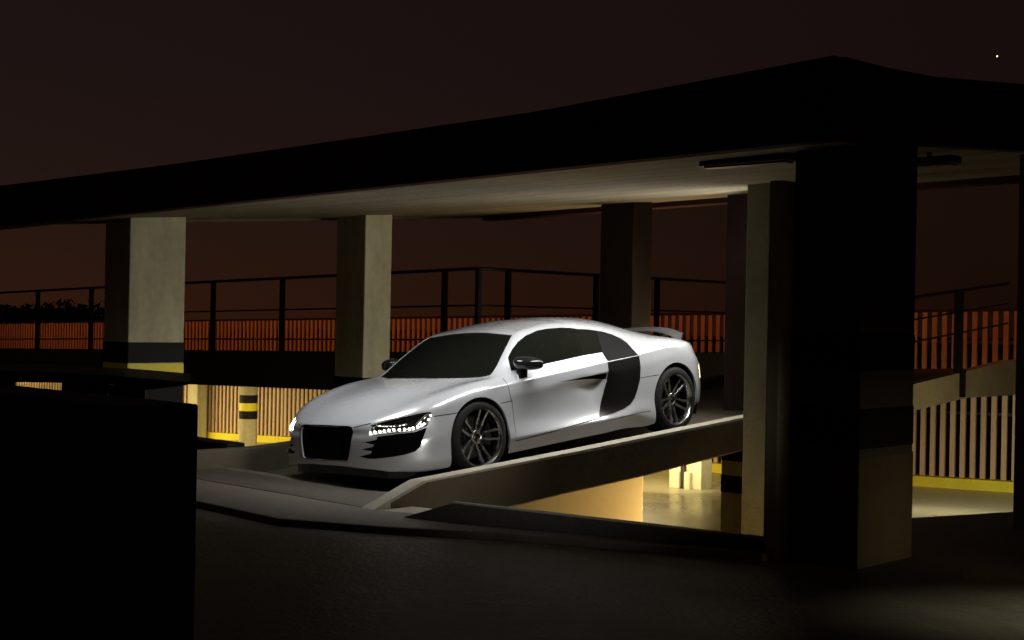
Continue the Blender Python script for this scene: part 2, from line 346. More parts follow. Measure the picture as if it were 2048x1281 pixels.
# outer parapet of the car ramp: a beam whose top climbs from the platform
t = thing('ramp_parapet', (6.39, 7.6, 0), 'long sloping concrete ramp edge beam with pale lit top beside the white car', 'parapet')
pr = [(6.39, 0), (6.86, .173), (8.67, .302), (10.96, .48), (14.5, .74), (17.2, 1.0), (19.4, 1.0), (19.4, .54), (15.9, .545), (14.5, .43), (10.96, .155), (9.57, .027), (8.40, -.055), (7.0, -.18), (6.39, -.2)]
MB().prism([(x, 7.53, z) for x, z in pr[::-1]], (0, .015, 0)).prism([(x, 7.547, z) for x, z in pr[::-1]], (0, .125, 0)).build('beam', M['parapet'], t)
MB().prism([(x, 7.524, z + .002) for x, z in [(6.55, .035), (6.9, .16), (8.67, .280), (11.2, .476), (11.2, .18), (10.96, .165), (9.57, .037), (8.40, -.045), (7.0, -.17), (6.55, -.19)][::-1]], (0, .004, 0)).build('side_shade', M['edge'], t)  # thin dark sheet puts shade on the beam's outer face
# inner edge on the far side of the ramp
t = W('ramp_kerb', MB().prism([(x, 10.42, z) for x, z in [(6.2, 0), (6.6, .17), (7.4, .17), (10, .32), (14.5, .68), (17.2, .9), (17.2, .3), (7.2, -.3), (6.2, -.3)][::-1]], (0, .14, 0)), M['edge'], 'low sloping concrete edge on the far side of the car\'s ramp', 'parapet')
# upstand on the platform edge before the void
u0, u1 = Vector((6.30, 7.10, 0)), Vector((7.10, 4.66, 0))
d = (u1 - u0).normalized(); nn = Vector((d.y, -d.x, 0)) * -1
if nn.x < 0: nn = -nn
p = [u0, u0 + d * .38, u1]
wv = nn * .05
mb = MB()
mb.hexa([p[0], p[1], p[1] + wv, p[0] + wv], [p[0] + Vector((0, 0, .004)), p[1] + Vector((0, 0, .13)), p[1] + wv + Vector((0, 0, .13)), p[0] + wv + Vector((0, 0, .004))])
mb.hexa([p[1], p[2], p[2] + wv, p[1] + wv], [q + Vector((0, 0, h_)) for q, h_ in ((p[1], .13), (p[2], .078), (p[2] + wv, .078), (p[1] + wv, .13))])
up_ = W('upstand', mb, M['dark'], 'low dark concrete upstand along the platform edge beneath the ramp beam', 'upstand')
cpv = MB().hexa([q + Vector((0, 0, h_ + .0005)) for q, h_ in zip((p[1] + wv * .1, p[2] + wv * .1, p[2] + wv, p[1] + wv), (.13, .078, .078, .13))], [q + Vector((0, 0, h_ + .01)) for q, h_ in zip((p[1] + wv * .1, p[2] + wv * .1, p[2] + wv, p[1] + wv), (.13, .078, .078, .13))]).build('lit_edge', M['parapet']); cpv.parent = up_  # pale strip added as the bright line of light along the top edge
# platform nose between the upstand and the parapet: filler under the sheet
tag(slab([(6.40, 7.53, 0), (6.45, 6.95, 0), (7.1, 4.95, 0), (7.3, 4.95, 0), (6.75, 7.53, 0)], -.3, -.006, 'platform_edge', M['parapet']), kind='structure')
# supporting wall below the ramp
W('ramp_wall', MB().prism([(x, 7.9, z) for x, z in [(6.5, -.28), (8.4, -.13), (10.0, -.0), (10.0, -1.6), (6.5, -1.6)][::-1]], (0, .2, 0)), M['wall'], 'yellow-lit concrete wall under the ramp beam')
# back wall left of the ramp
W('low_wall', MB().box(7.2, 7.4, 10.6, 12.44, -.3, .20), M['black'], 'low black wall between the ramp and the pale left column')
W('low_wall', MB().box(7.2, 7.4, 12.97, 30, -.3, .27), M['dark'], 'low black wall running left from the pale left column')
# foreground block
W('block_wall', MB().box(2.2, 2.45, 3.77, 9.5, -.1, 1.108), M['dark'], 'black foreground wall block filling the bottom left corner', bevel=.008)
# upper deck behind: slab, front beam, side beam
t = thing('upper_deck', (12, 12.5, .4), 'dark raised deck edge beam crossing behind the columns under the railing', 'deck')
b = MB(); b2 = MB(); b3 = MB()
ys = [12.2, 20, 30, 45]
for y0, y1 in zip(ys, ys[1:]):
    a, c = deck_z(y0), deck_z(y1)
    b.hexa([(12, y0, a - .55), (12.18, y0, a - .55), (12.18, y1, c - .55), (12, y1, c - .55)], [(12, y0, a), (12.18, y0, a), (12.18, y1, c), (12, y1, c)])
    b2.hexa([(12.18, y0, a - .56), (19.93, y0, a - .56), (19.93, y1, c - .56), (12.18, y1, c - .56)], [(12.18, y0, a - .48), (19.93, y0, a - .48), (19.93, y1, c - .48), (12.18, y1, c - .48)])
b3.box(12.181, 19.93, 12.2, 12.36, .40, .96)
b.build('front_beam', M['dark'], t); b2.build('floor_slab', M['dark'], t); b3.build('side_beam', M['dark'], t)

# ------------------------------------------------------------------ slat screen with its yellow kerb
def slat_part(y0, y1, name, parent, zlo, zhi):
    b = MB(); y = y0
    while y < y1:
        z0 = zlo(y); z1 = zhi(y)
        b.box(20.0, 20.035, y, y + .082, z0, z1); y += .166
    return b.build(name, M['slat'], parent)
for (y0, y1, lab) in ((5.5, 17.0, 'vertical timber slat screen at the right, behind the ramp and white car'), (17.0, 27.1, 'vertical timber slat screen behind the round banded column'), (27.1, 44, 'vertical timber slat screen at the far left')):
    t = thing('slat_screen', (20, y0, floor_z(y0)), lab, 'slat screen', 'slat screens along the far side')
    slat_part(y0, y1 - .1, 'slats', t, lambda y: floor_z(y) + .17, slats_top)
    b = MB(); c = MB(); q = (y0, y1 - .01)
    b.hexa([(19.9, q[0], floor_z(q[0]) - .02), (20.2, q[0], floor_z(q[0]) - .02), (20.2, q[1], floor_z(q[1]) - .02), (19.9, q[1], floor_z(q[1]) - .02)],
           [(19.9, q[0], floor_z(q[0]) + .16), (20.2, q[0], floor_z(q[0]) + .16), (20.2, q[1], floor_z(q[1]) + .16), (19.9, q[1], floor_z(q[1]) + .16)])
    b.build('yellow_kerb', M['yellow'], t)
    for dz in (.0, -.45, -1.6):
        h = lambda y: slats_top(y) + dz
        c.hexa([(20.05, q[0], h(q[0])), (20.1, q[0], h(q[0])), (20.1, q[1], h(q[1])), (20.05, q[1], h(q[1]))], [(20.05, q[0], h(q[0]) + .05), (20.1, q[0], h(q[0]) + .05), (20.1, q[1], h(q[1]) + .05), (20.05, q[1], h(q[1]) + .05)])
    c.build('rail', M['steel'], t)

# ------------------------------------------------------------------ railings
def railing(name_label, path, zf, heights, posts, post_h, pw=.05, group=None):
    x0, y0 = path[0]
    t = thing('railing', (x0, y0, zf(x0, y0)), name_label, 'railing', group)
    for k, h in enumerate(heights):
        b = MB().path([(x, y, zf(x, y) + h) for x, y in path], .022 if k == 0 else .012, 6); b.build('rail', M['steel'], t)
    for (x, y) in posts:
        z = zf(x, y); MB().box(x - pw / 2, x + pw / 2, y - pw / 2, y + pw / 2, z - .0, z + post_h).build('post', M['steel'], t)
dz = lambda x, y: deck_z(y) if y > 12.3 else .96
railing('dark steel railing with two bends on the raised deck beam behind the car', [(12.09, 44), (12.09, 30), (12.09, 25), (12.09, 20), (12.09, 12.28), (14, 12.28), (16.1, 12.28), (19.3, 12.28)], dz, (1.09, .62, .18),
        [(12.09, 24.1), (12.09, 22.1), (12.09, 18.26), (12.09, 16.44), (12.09, 12.91), (12.09, 12.28), (12.63, 12.28), (14.4, 12.28), (15.78, 12.28), (19.2, 12.28)], 1.09, .062)
pz = lambda x, y: .48 + (x - 10.96) * .0745 if x < 14.5 else .74 + (x - 14.5) * .096
railing('thin steel handrail on the ramp beam at the right edge', [(12.3, 7.6), (14.5, 7.6), (17.2, 7.6)], pz, (1.0, .74, .48), [(12.3, 7.6)], 1.0, .05)
hp = [o for o in sc.objects if o.name.startswith('railing') and o.type == 'EMPTY'][-1]
MB().box(15.7, 15.79, 7.49, 7.528, .56, .9).box(15.71, 15.78, 7.528, 7.62, .86, 1.86).build('post', M['steel'], hp)

# ------------------------------------------------------------------ ceiling fixtures
def fixture(x, y0, y1, z, label, m='fixture', w=.14, h=.05):
    t = thing('ceiling_light', (x, (y0 + y1) / 2, z), label, 'light fitting')
    MB().box(x - w / 2, x + w / 2, y0, y1, z, z + h).build('housing', M[m], t, bevel=.01)
    MB().box(x - w / 2 + .02, x + w / 2 - .02, y0 + .03, y1 - .03, z - .012, z + .002).build('diffuser', M[m], t)
    for yy in (y0 + .2, y1 - .2): MB().box(x - .012, x + .012, yy - .012, yy + .012, z + h, zs(x, yy) + .01).build('bracket', M['steel'], t)
fixture(7.35, 4.66, 5.34, 2.44, 'unlit black tube fitting under the roof left of the nearest column')
fixture(8.5, 4.12, 4.75, 2.50, 'unlit black tube fitting under the roof right of the nearest column')

# ------------------------------------------------------------------ far things
b = MB(); rnd = random.Random(3)
for k in range(15000):
    y = rnd.uniform(113, 165); x = 62 + rnd.uniform(-4, 4); hmax = 1.6 + .18 * math.sin(y * .5) + .2 * math.sin(y * 1.7 + 1) + (.5 if 113 < y < 115 else 0) + rnd.gauss(0, .12)
    z = -3.2 + (hmax + 3.2) * (rnd.random() ** .7); r_ = rnd.uniform(.12, .3)
    c0 = Vector((x, y, z))
    b.add([c0 + Vector((rnd.gauss(0, r_), rnd.gauss(0, r_), rnd.gauss(0, r_))) for _ in range(3)], [(0, 1, 2)])
tag(b.build('far_trees', M['bark']), 'dark band of far-off trees on the left skyline', 'trees', kind='stuff')
tag(MB().lathe([(-.25, .01), (-.18, .18), (0, .25), (.18, .18), (.25, .01)], 'z', (0, 0, 0), 12).build('star', mat('star_light', (1, 1, 1), emit=(1, .75, .4), estr=3)), 'tiny bright star in the sky at top right', 'star').location = (402.5, 182.8, 85.6)

# ------------------------------------------------------------------ dark hatchback parked beyond the foreground wall (heading +Y)
def dark_hatch():
    t = thing('parked_car', (0, 0, 0), 'dark parked hatchback silhouetted behind the black foreground wall block', 'car')
    th = math.radians(57.2); t.location = (7.25 * math.cos(th) - .084, 7.25 * math.sin(th) + .054, -.13); t.rotation_euler = (0, 0, th)   # local y is where it heads
    Wd = 1.35
    st = [(.0, .35, .80, .10), (.03, .12, .87, .02), (.6, .08, .90, 0), (2.2, .08, .89, 0), (3.2, .08, .86, .0), (3.9, .10, .78, .06), (4.1, .2, .55, .16)]
    vs = []; fs = []
    for y, zl, zh, xi in st:
        vs += [(xi + .06, y, zl), (Wd - xi - .06, y, zl), (Wd - xi, y, zl + (zh - zl) * .4), (Wd - xi - .02, y, zh - .05), (Wd - xi - .1, y, zh), (xi + .1, y, zh), (xi + .02, y, zh - .05), (xi, y, zl + (zh - zl) * .4)]
    n = len(st)
    for i in range(n - 1):
        for k in range(8): fs.append((i * 8 + k, i * 8 + (k + 1) % 8, (i + 1) * 8 + (k + 1) % 8, (i + 1) * 8 + k))
    fs += [tuple(range(8)), tuple(range((n - 1) * 8, n * 8))[::-1]]
    MB().add(vs, fs).build('body', M['darkcar'], t, bevel=.02, off=False)
    b = MB()
    rf = [(.30, 1.155, 1.195), (.7, 1.16, 1.215), (1.4, 1.165, 1.22), (2.2, 1.13, 1.20), (2.5, 1.08, 1.15)]
    for (ya, la, ha), (yb, lb, hb) in zip(rf, rf[1:]):
        b.hexa([(.12, ya, la), (Wd - .12, ya, la), (Wd - .12, yb, lb), (.12, yb, lb)], [(.2, ya, ha), (Wd - .2, ya, ha), (Wd - .2, yb, hb), (.2, yb, hb)])
    b.build('roof', M['darkcar'], t, off=False)
    MB().hexa([(.14, -.06, 1.150), (Wd - .14, -.06, 1.150), (Wd - .14, .31, 1.10), (.14, .31, 1.10)], [(.14, -.08, 1.166), (Wd - .14, -.08, 1.166), (Wd - .14, .31, 1.196), (.14, .31, 1.196)]).build('rear_spoiler', M['darkcar'], t, off=False)
    for sx in (0, 1):
        X = lambda d, w: (d, d + w) if sx == 0 else (Wd - d - w, Wd - d)
        lo, hi = X(.03, .05), X(.12, .05)
        for (ya, yb) in (((.15, .25), (.34, .57), (.80, .92), (1.9, 2.0)) if sx == 0 else ((.20, .28), (.42, .66), (.96, 1.06), (2.0, 2.1))):
            MB().hexa([(lo[0], ya, .87), (lo[1], ya, .87), (lo[1], yb, .87), (lo[0], yb, .87)], [(hi[0], ya, 1.16), (hi[1], ya, 1.16), (hi[1], yb, 1.16), (hi[0], yb, 1.16)]).build('pillar', M['darkcar'], t, off=False)
        for (ya, yb) in ((.57, .80), (.92, 1.9)):
            MB().add([(lo[0] + .02, ya, .89), (lo[0] + .02, yb, .89), (hi[0] + .02, yb, 1.15), (hi[0] + .02, ya, 1.15)], [(0, 1, 2, 3)]).build('side_window', M['clear'], t, off=False)
        for yy in (.75, 3.3):
            wx = .1 if sx == 0 else Wd - .1
            MB().tube((wx - .1, yy, .3), (wx + .1, yy, .3), .3, 28).build('wheel', M['rubber'], t, off=False)
dark_hatch()

# ------------------------------------------------------------------ the white coupe
# car axes: x forward, y to its left, z up, origin on the ground under the front axle
F_ = Vector((-math.cos(.0897), 0, -math.sin(.0897))); L0 = Vector((0, -1, 0)); Z0 = Vector((-math.sin(.0897), 0, math.cos(.0897)))
L_ = L0 * math.cos(.045) + Z0 * math.sin(.045); Z_ = Z0 * math.cos(.045) - L0 * math.sin(.045)
car = thing('sports_car', (0, 0, 0), 'white mid-engined coupe with black side blades and lit headlamps coming down the ramp', 'car')
cm = Matrix.Identity(4)
for r in range(3): cm[r][0], cm[r][1], cm[r][2] = F_[r], L_[r], Z_[r]
cm.translation = Vector((7.972, 8.904, .039)); car.matrix_world = cm

TOP = [
 [(-3.22,.77,.76),(-3.33,.66,.805),(-3.38,.50,.835),(-3.41,.33,.845),(-3.42,.17,.85),(-3.425,0,.85)],
 [(-3.05,.872,.80),(-3.10,.80,.865),(-3.15,.61,.895),(-3.18,.41,.915),(-3.18,.2,.93),(-3.18,0,.935)],
 [(-2.80,.905,.84),(-2.86,.81,.915),(-2.90,.63,.94),(-2.9,.43,.97),(-2.9,.21,1.005),(-2.9,0,1.015)],
 [(-2.55,.915,.855),(-2.60,.825,.93),(-2.63,.64,.975),(-2.63,.44,1.03),(-2.63,.22,1.085),(-2.63,0,1.10)],
 [(-2.30,.905,.832),(-2.33,.835,.905),(-2.35,.655,1.01),(-2.35,.47,1.09),(-2.35,.23,1.155),(-2.35,0,1.17)],
 [(-2.05,.895,.812),(-2.07,.835,.892),(-2.05,.645,1.07),(-2.05,.48,1.15),(-2.05,.23,1.205),(-2.05,0,1.215)],
 [(-1.75,.893,.80),(-1.75,.835,.88),(-1.70,.62,1.13),(-1.7,.46,1.205),(-1.7,.22,1.235),(-1.7,0,1.242)],
 [(-1.58,.894,.791),(-1.58,.833,.874),(-1.53,.613,1.143),(-1.52,.456,1.208),(-1.52,.22,1.235),(-1.52,0,1.241)],
 [(-1.40,.895,.782),(-1.40,.83,.866),(-1.32,.605,1.155),(-1.3,.45,1.21),(-1.3,.22,1.232),(-1.3,0,1.237)],
 [(-1.00,.90,.765),(-1.00,.825,.852),(-.90,.605,1.125),(-.885,.43,1.155),(-.875,.22,1.17),(-.87,0,1.172)],
 [(-.62,.905,.748),(-.62,.82,.836),(-.60,.675,.975),(-.545,.46,.985),(-.525,.23,.995),(-.52,0,1.0)],
 [(-.36,.91,.737),(-.36,.82,.805),(-.36,.715,.82),(-.28,.46,.825),(-.235,.23,.825),(-.22,0,.825)],
 [(-.10,.915,.725),(-.10,.82,.79),(-.08,.66,.785),(-.06,.42,.79),(-.05,.21,.797),(-.045,0,.80)],
 [(.15,.90,.70),(.16,.80,.755),(.19,.62,.745),(.22,.40,.747),(.24,.2,.755),(.25,0,.757)],
 [(.38,.87,.655),(.42,.75,.70),(.47,.57,.69),(.50,.37,.69),(.515,.18,.695),(.52,0,.697)],
 [(.57,.79,.60),(.63,.665,.63),(.69,.50,.62),(.72,.33,.62),(.735,.17,.622),(.74,0,.623)],
 [(.70,.685,.568),(.79,.56,.56),(.855,.40,.55),(.885,.26,.548),(.895,.13,.548),(.90,0,.548)],
]
NI = len(TOP)
SIDEY = {-3.05:(.897,.905,.91,.91,.89,.85),-2.8:(.925,.93,.935,.935,.925,.89),-2.55:(.935,.94,.945,.945,.935,.91),-2.3:(.92,.925,.928,.93,.94,.925),-2.05:(.905,.905,.90,.905,.925,.86),
 -1.75:(.902,.898,.890,.890,.925,.86),-1.58:(.902,.842,.850,.872,.932,.862),-1.4:(.903,.862,.856,.870,.930,.860),-1.0:(.905,.892,.872,.876,.926,.860),-.62:(.912,.902,.889,.890,.920,.862),
 -.36:(.918,.915,.912,.91,.92,.87),-.10:(.93,.936,.938,.938,.93,.915),.15:(.92,.93,.935,.937,.93,.912),.38:(.895,.908,.915,.92,.915,.895),.57:(.825,.842,.855,.868,.868,.845)}
def side_rows(i):
    x, _, z0 = TOP[i][0]; y = SIDEY[round(x, 2)]; zb = .225 if x < -3 else .145
    zz = [z0 - .085, z0 - .15, .5 + (z0 - .75) * .5, .385, .275, zb]
    return [(x, y[k], zz[k]) for k in range(6)]
FRONT = {  # j -> rows (x,y,z)
 0:[(.735,.715,.50),(.75,.735,.42),(.755,.745,.33),(.76,.745,.25),(.745,.735,.16)],
 1:[(.825,.58,.495),(.845,.59,.42),(.855,.595,.33),(.86,.595,.255),(.85,.59,.18)],
 2:[(.88,.41,.49),(.90,.42,.42),(.91,.42,.33),(.915,.42,.26),(.905,.415,.195)],
 3:[(.905,.265,.49),(.92,.27,.42),(.93,.27,.33),(.935,.27,.262),(.925,.27,.205)],
 4:[(.915,.13,.49),(.93,.135,.42),(.94,.135,.33),(.945,.135,.265),(.935,.135,.21)],
 5:[(.92,0,.49),(.935,0,.42),(.945,0,.33),(.95,0,.265),(.94,0,.21)]}
REARX = {0:(-3.28,.785),1:(-3.39,.66),2:(-3.45,.50),3:(-3.475,.33),4:(-3.485,.17),5:(-3.49,0)}

def build_cage():
    bm = bmesh.new(); T = {}
    for i in range(NI):
        for j in range(6): T[i, j] = bm.verts.new(TOP[i][j])
    path = [(0, j) for j in range(5, 0, -1)] + [(i, 0) for i in range(NI)] + [(NI - 1, j) for j in range(1, 6)]
    ring = []
    for (i, j) in path:
        v = TOP[i][j]; rows = [T[i, j]]
        if i == NI - 1: pts = list(FRONT[j]); pts.insert(1, tuple((pts[0][q] + pts[1][q]) / 2 for q in range(3))); l = pts[-1]; pts.append((l[0] - .10, l[1] * .93, l[2] - .012))
        elif i == 0:
            X, Y = REARX[j]; pts = [(X + .02, Y, .68), (X + .005, Y, .61), (X, Y, .55), (X, Y, .42), (X + .02, Y, .31), (X + .08, Y, .22), (X + .2, Y * .9, .2)]
        else:
            pts = side_rows(i); l = pts[-1]; pts.append((l[0], l[1] - .14, l[2] - .01))
        rows += [bm.verts.new(p) for p in pts]; ring.append(rows)
    for i in range(NI - 1):
        for j in range(5): bm.faces.new((T[i, j], T[i + 1, j], T[i + 1, j + 1], T[i, j + 1]))
    for a, b_ in zip(ring, ring[1:]):
        for k in range(7): bm.faces.new((a[k], a[k + 1], b_[k + 1], b_[k]))
    # mirror
    g = bmesh.ops.duplicate(bm, geom=bm.verts[:] + bm.edges[:] + bm.faces[:])
    nv = [v for v in g['geom'] if isinstance(v, bmesh.types.BMVert)]; nf = [f for f in g['geom'] if isinstance(f, bmesh.types.BMFace)]
    for v in nv: v.co.y = -v.co.y
    bmesh.ops.reverse_faces(bm, faces=nf)
    bmesh.ops.remove_doubles(bm, verts=[v for v in bm.verts if abs(v.co.y) < 1e-5], dist=1e-5)
    bmesh.ops.recalc_face_normals(bm, faces=bm.faces)
    cl = bm.edges.layers.float.new('crease_edge')
    def near(v, p): return (Vector((v.co.x, abs(v.co.y), v.co.z)) - Vector(p)).length < 1e-4
    def crease(line, w):
        for p, q in zip(line, line[1:]):
            for e in bm.edges:
                a, c = e.verts
                if (near(a, p) and near(c, q)) or (near(a, q) and near(c, p)): e[cl] = w
    crease([TOP[i][0] for i in range(2, 13)], .55)
    crease([TOP[i][2] for i in range(9, 12)], .45)
    crease([TOP[i][1] for i in range(4, 11)], .35)
    crease([TOP[i][2] for i in range(3, 10)], .3)
    crease([TOP[11][j] for j in range(2, 6)], .6)
    crease([TOP[9][j] for j in range(2, 6)], .35)
    def row(k, i0, i1, w): crease([side_rows(i)[k] for i in range(i0, i1)], w)
    row(4, 5, 12, .85); row(5, 4, 14, .6); row(0, 6, 9, .9)
    crease([FRONT[j][4] for j in range(6)], .5); crease([FRONT[j][3] for j in range(6)], .35)
    return bm

def eval_mesh(bm, lev):
    me = bpy.data.meshes.new('cage'); bm.to_mesh(me); o = bpy.data.objects.new('cage', me); sc.collection.objects.link(o)
    s = o.modifiers.new('s', 'SUBSURF'); s.levels = lev; s.render_levels = lev; s.use_limit_surface = True
    dg = bpy.context.evaluated_depsgraph_get(); dg.update()
    r = bpy.data.meshes.new_from_object(o.evaluated_get(dg))
    bpy.data.objects.remove(o); return r
cage = build_cage()
target = [v.co.copy() for v in cage.verts]
for it in range(3):      # pull the cage out until the smooth surface passes through the measured points
    r = eval_mesh(cage, 1)
    cage.verts.ensure_lookup_table()
    for k, v in enumerate(cage.verts): v.co += (target[k] - r.vertices[k].co) * .85
    bpy.data.meshes.remove(r)
skin = eval_mesh(cage, 4)

# ---- panels are cut out of the smooth skin, in the car's own axes
S_ = (Vector((1, 0, 0)), Vector((0, 0, 1)), Vector((0, 1, 0)))      # seen from the side: (x, z)
T_ = (Vector((1, 0, 0)), Vector((0, 1, 0)), Vector((0, 0, 1)))      # seen from above: (x, y)
FR_ = (Vector((0, 1, 0)), Vector((0, 0, 1)), Vector((1, 0, 0)))     # seen from the front: (y, z)
dd = Vector((.66, .75, 0)).normalized()
Q_ = (Vector((-dd.y, dd.x, 0)), Vector((0, 0, 1)), dd)              # seen from the front corner
def circ(cx, cz, r, n=40): return [(cx + r * math.cos(2 * math.pi * k / n + .01), cz + r * math.sin(2 * math.pi * k / n + .01)) for k in range(n)]
def arch(cx, cz, r): return [(cx + r * math.cos(t), cz + r * math.sin(t)) for t in [math.pi * k / 26 for k in range(27)]] + [(cx - r - .01, .0), (cx + r + .01, .0)]
def ribbon(pts, w=.004):
    L, R = [], []
    for i, p in enumerate(pts):
        a = Vector(pts[max(i - 1, 0)]); b_ = Vector(pts[min(i + 1, len(pts) - 1)]); t = (b_ - a).normalized(); n_ = Vector((-t.y, t.x)) * w
        L.append(tuple(Vector(p) + n_)); R.append(tuple(Vector(p) - n_))
    return L + R[::-1]
DF = [(-.385, .795), (-.374, .743), (-.385, .65), (-.408, .591), (-.421, .497), (-.43, .37), (-.415, .247)]
DB = [(-.415, .247), (-.754, .257), (-1.107, .28), (-1.531, .303)]
BLF = [(-1.534, .306), (-1.596, .386), (-1.656, .502), (-1.682, .565), (-1.708, .620), (-1.722, .70), (-1.730, .796)]
GB = [(-.51, .832), (-.60, .838), (-.705, .843), (-.901, .853), (-1.195, .866), (-1.493, .880), (-1.60, .883), (-1.712, .885)]
POLY = [
 ('arch', S_, arch(0, .325, .348), None), ('arch', S_, arch(-2.69, .335, .362), None),
 ('windscreen', T_, [(-.165, -.2), (-.165, .237), (-.205, .444), (-.285, .603), (-.335, .70), (-.36, .722), (-.475, .699), (-.602, .652), (-.729, .604), (-.832, .558), (-.842, .54), (-.845, .434), (-.85, .277), (-.855, -.2)], (1,.2)),
 ('door_window', S_, [(-.608, .952), (-.699, 1.012), (-.815, 1.073), (-.955, 1.118), (-1.117, 1.148), (-1.258, 1.155), (-1.409, 1.151), (-1.545, 1.137), (-1.618, 1.123), (-1.579, 1.067), (-1.54, .97), (-1.507, .884), (-1.195, .868), (-.901, .855), (-.705, .845), (-.538, .84)], None),
 ('quarter_window', S_, [(-1.60, 1.1235), (-1.745, 1.108), (-1.875, 1.086), (-1.80, .986), (-1.745, .888), (-1.495, .884), (-1.525, .970), (-1.565, 1.067)], None),
 ('side_blade_top', S_, [(-1.865, 1.088), (-1.964, 1.066), (-2.07, 1.030), (-2.14, .985), (-2.165, .94), (-2.155, .885), (-2.172, .84), (-2.180, .820), (-1.95, .810), (-1.732, .803), (-1.728, .84), (-1.735, .887), (-1.782, .986)], None),
 ('side_blade', S_, BLF + [(-1.945, .802), (-2.182, .812), (-2.178, .696), (-2.157, .584), (-2.119, .50), (-2.073, .429), (-2.003, .374), (-1.897, .343), (-1.736, .320)], None),  # body-white sliver left above it stands for the crease highlight
 ('headlight', Q_, [(-.285, .550), (-.18, .572), (-.052, .592), (.076, .610), (.166, .619), (.205, .615), (.216, .597), (.2, .568), (.188, .538), (.168, .502), (.091, .478), (.033, .470), (-.061, .470), (-.187, .466), (-.309, .458), (-.30, .499)], None),
 ('air_intake', Q_, [(-.245, .452), (-.061, .464), (.065, .464), (.165, .492), (.122, .403), (.099, .343), (.052, .310), (-.025, .294), (-.138, .284), (-.265, .274), (-.329, .274), (-.402, .294), (-.313, .314), (-.305, .336), (-.381, .350), (-.297, .367), (-.279, .388), (-.354, .406), (-.26, .425)], None),
 ('grille', FR_, [(-.2, .537), (.29, .533), (.335, .524), (.352, .497), (.34, .41), (.315, .30), (.30, .262), (.27, .252), (-.2, .249)], None),
 ('side_intake', S_, [(-1.02, .688), (-1.36, .694), (-1.60, .697), (-1.712, .699), (-1.706, .640), (-1.60, .655), (-1.45, .668), (-1.25, .680)], None),
 ('gap', S_, ribbon(DF + DB[1:], .0045), None),
 ('gap', S_, ribbon([(.463, .571), (.352, .573), (.22, .573)], .0035), None),
 ('gap', S_, ribbon([(-.263, .591), (-.400, .594)], .0035), None),
 ('gap', S_, ribbon([(-2.16, .602), (-2.426, .605)], .003), None),
 ('gap', S_, ribbon([(-1.60, .262), (-1.9, .270), (-2.26, .278)], .003), None),
 ('gap', Q_, ribbon([(-.43, .523), (-.36, .540), (-.288, .553)], .0035), None),
 ('door', S_, GB[::-1] + [(-.45, .825)] + DF[0:] + DB[1:] + BLF[1:] + [(-1.726, .84)], None),
 ('bonnet', T_, [(.905, -.2), (.905, .27), (.885, .372), (.85, .452), (.80, .535), (.70, .62), (.55, .695), (.30, .735), (0, .735), (-.20, .715), (-.30, .67), (-.235, .45), (-.18, .2), (-.172, -.2)], (1, .3)),
]
skin_bvh = BVHTree.FromPolygons([v.co for v in skin.vertices], [tuple(p.vertices) for p in skin.polygons])
skin_n = [v.normal.copy() for v in skin.vertices]; skin_p = [tuple(p.vertices) for p in skin.polygons]
def skin_normal(co):
    loc, nrm, idx, d = skin_bvh.find_nearest(co)
    n_ = Vector(); 
    for vi in skin_p[idx]: n_ += skin_n[vi] / (1e-5 + (skin.vertices[vi].co - loc).length)
    return n_.normalized()
half = bmesh.new(); half.from_mesh(skin)
bmesh.ops.bisect_plane(half, geom=half.verts[:] + half.edges[:] + half.faces[:], plane_co=(0, 0, 0), plane_no=(0, 1, 0), clear_inner=True, dist=1e-6)
def inpoly(u, v, P):
    c = False; n_ = len(P)
    for i in range(n_):
        a, b_ = P[i], P[(i + 1) % n_]
        if (a[1] > v) != (b_[1] > v) and u < (b_[0] - a[0]) * (v - a[1]) / (b_[1] - a[1]) + a[0]: c = not c
    return c
def okface(f, name, ax):
    n_ = f.normal; c = f.calc_center_median()
    if name == 'arch': return c.y > .5
    if name in ('bonnet', 'windscreen'): return n_.z > .15
    if ax is S_: return c.y > .45 and (n_.y > .12)
    if ax is Q_: return n_.dot(dd) > .25 and c.x > .2
    return n_.x > .3 and c.x > .5
for name, ax, P, _ in POLY:
    U, V, D = ax; n_ = len(P)
    for i in range(n_):
        p, q = Vector(P[i]), Vector(P[(i + 1) % n_])
        if (q - p).length < 1e-5: continue
        lo = (min(p.x, q.x) - 1e-4, min(p.y, q.y) - 1e-4); hi = (max(p.x, q.x) + 1e-4, max(p.y, q.y) + 1e-4)
        F = []
        for f in half.faces:
            us = [v.co.dot(U) for v in f.verts]
            if max(us) < lo[0] or min(us) > hi[0]: continue
            vs = [v.co.dot(V) for v in f.verts]
            if max(vs) < lo[1] or min(vs) > hi[1]: continue
            if okface(f, name, ax): F.append(f)
        if not F: continue
        e3 = U * (q.x - p.x) + V * (q.y - p.y); pn = e3.cross(D).normalized()
        g = set(F)
        for f in F: g.update(f.verts); g.update(f.edges)
        bmesh.ops.bisect_plane(half, geom=list(g), plane_co=U * p.x + V * p.y, plane_no=pn, dist=2e-5)
part_of = {}
half.faces.index_update()
groups = {}
for f in half.faces:
    f.normal_update(); c = f.calc_center_median(); who = 'body'
    for name, ax, P, _ in POLY:
        U, V, D = ax
        if okface(f, name, ax) and inpoly(c.dot(U), c.dot(V), P): who = name; break
    groups.setdefault(who, []).append(f)

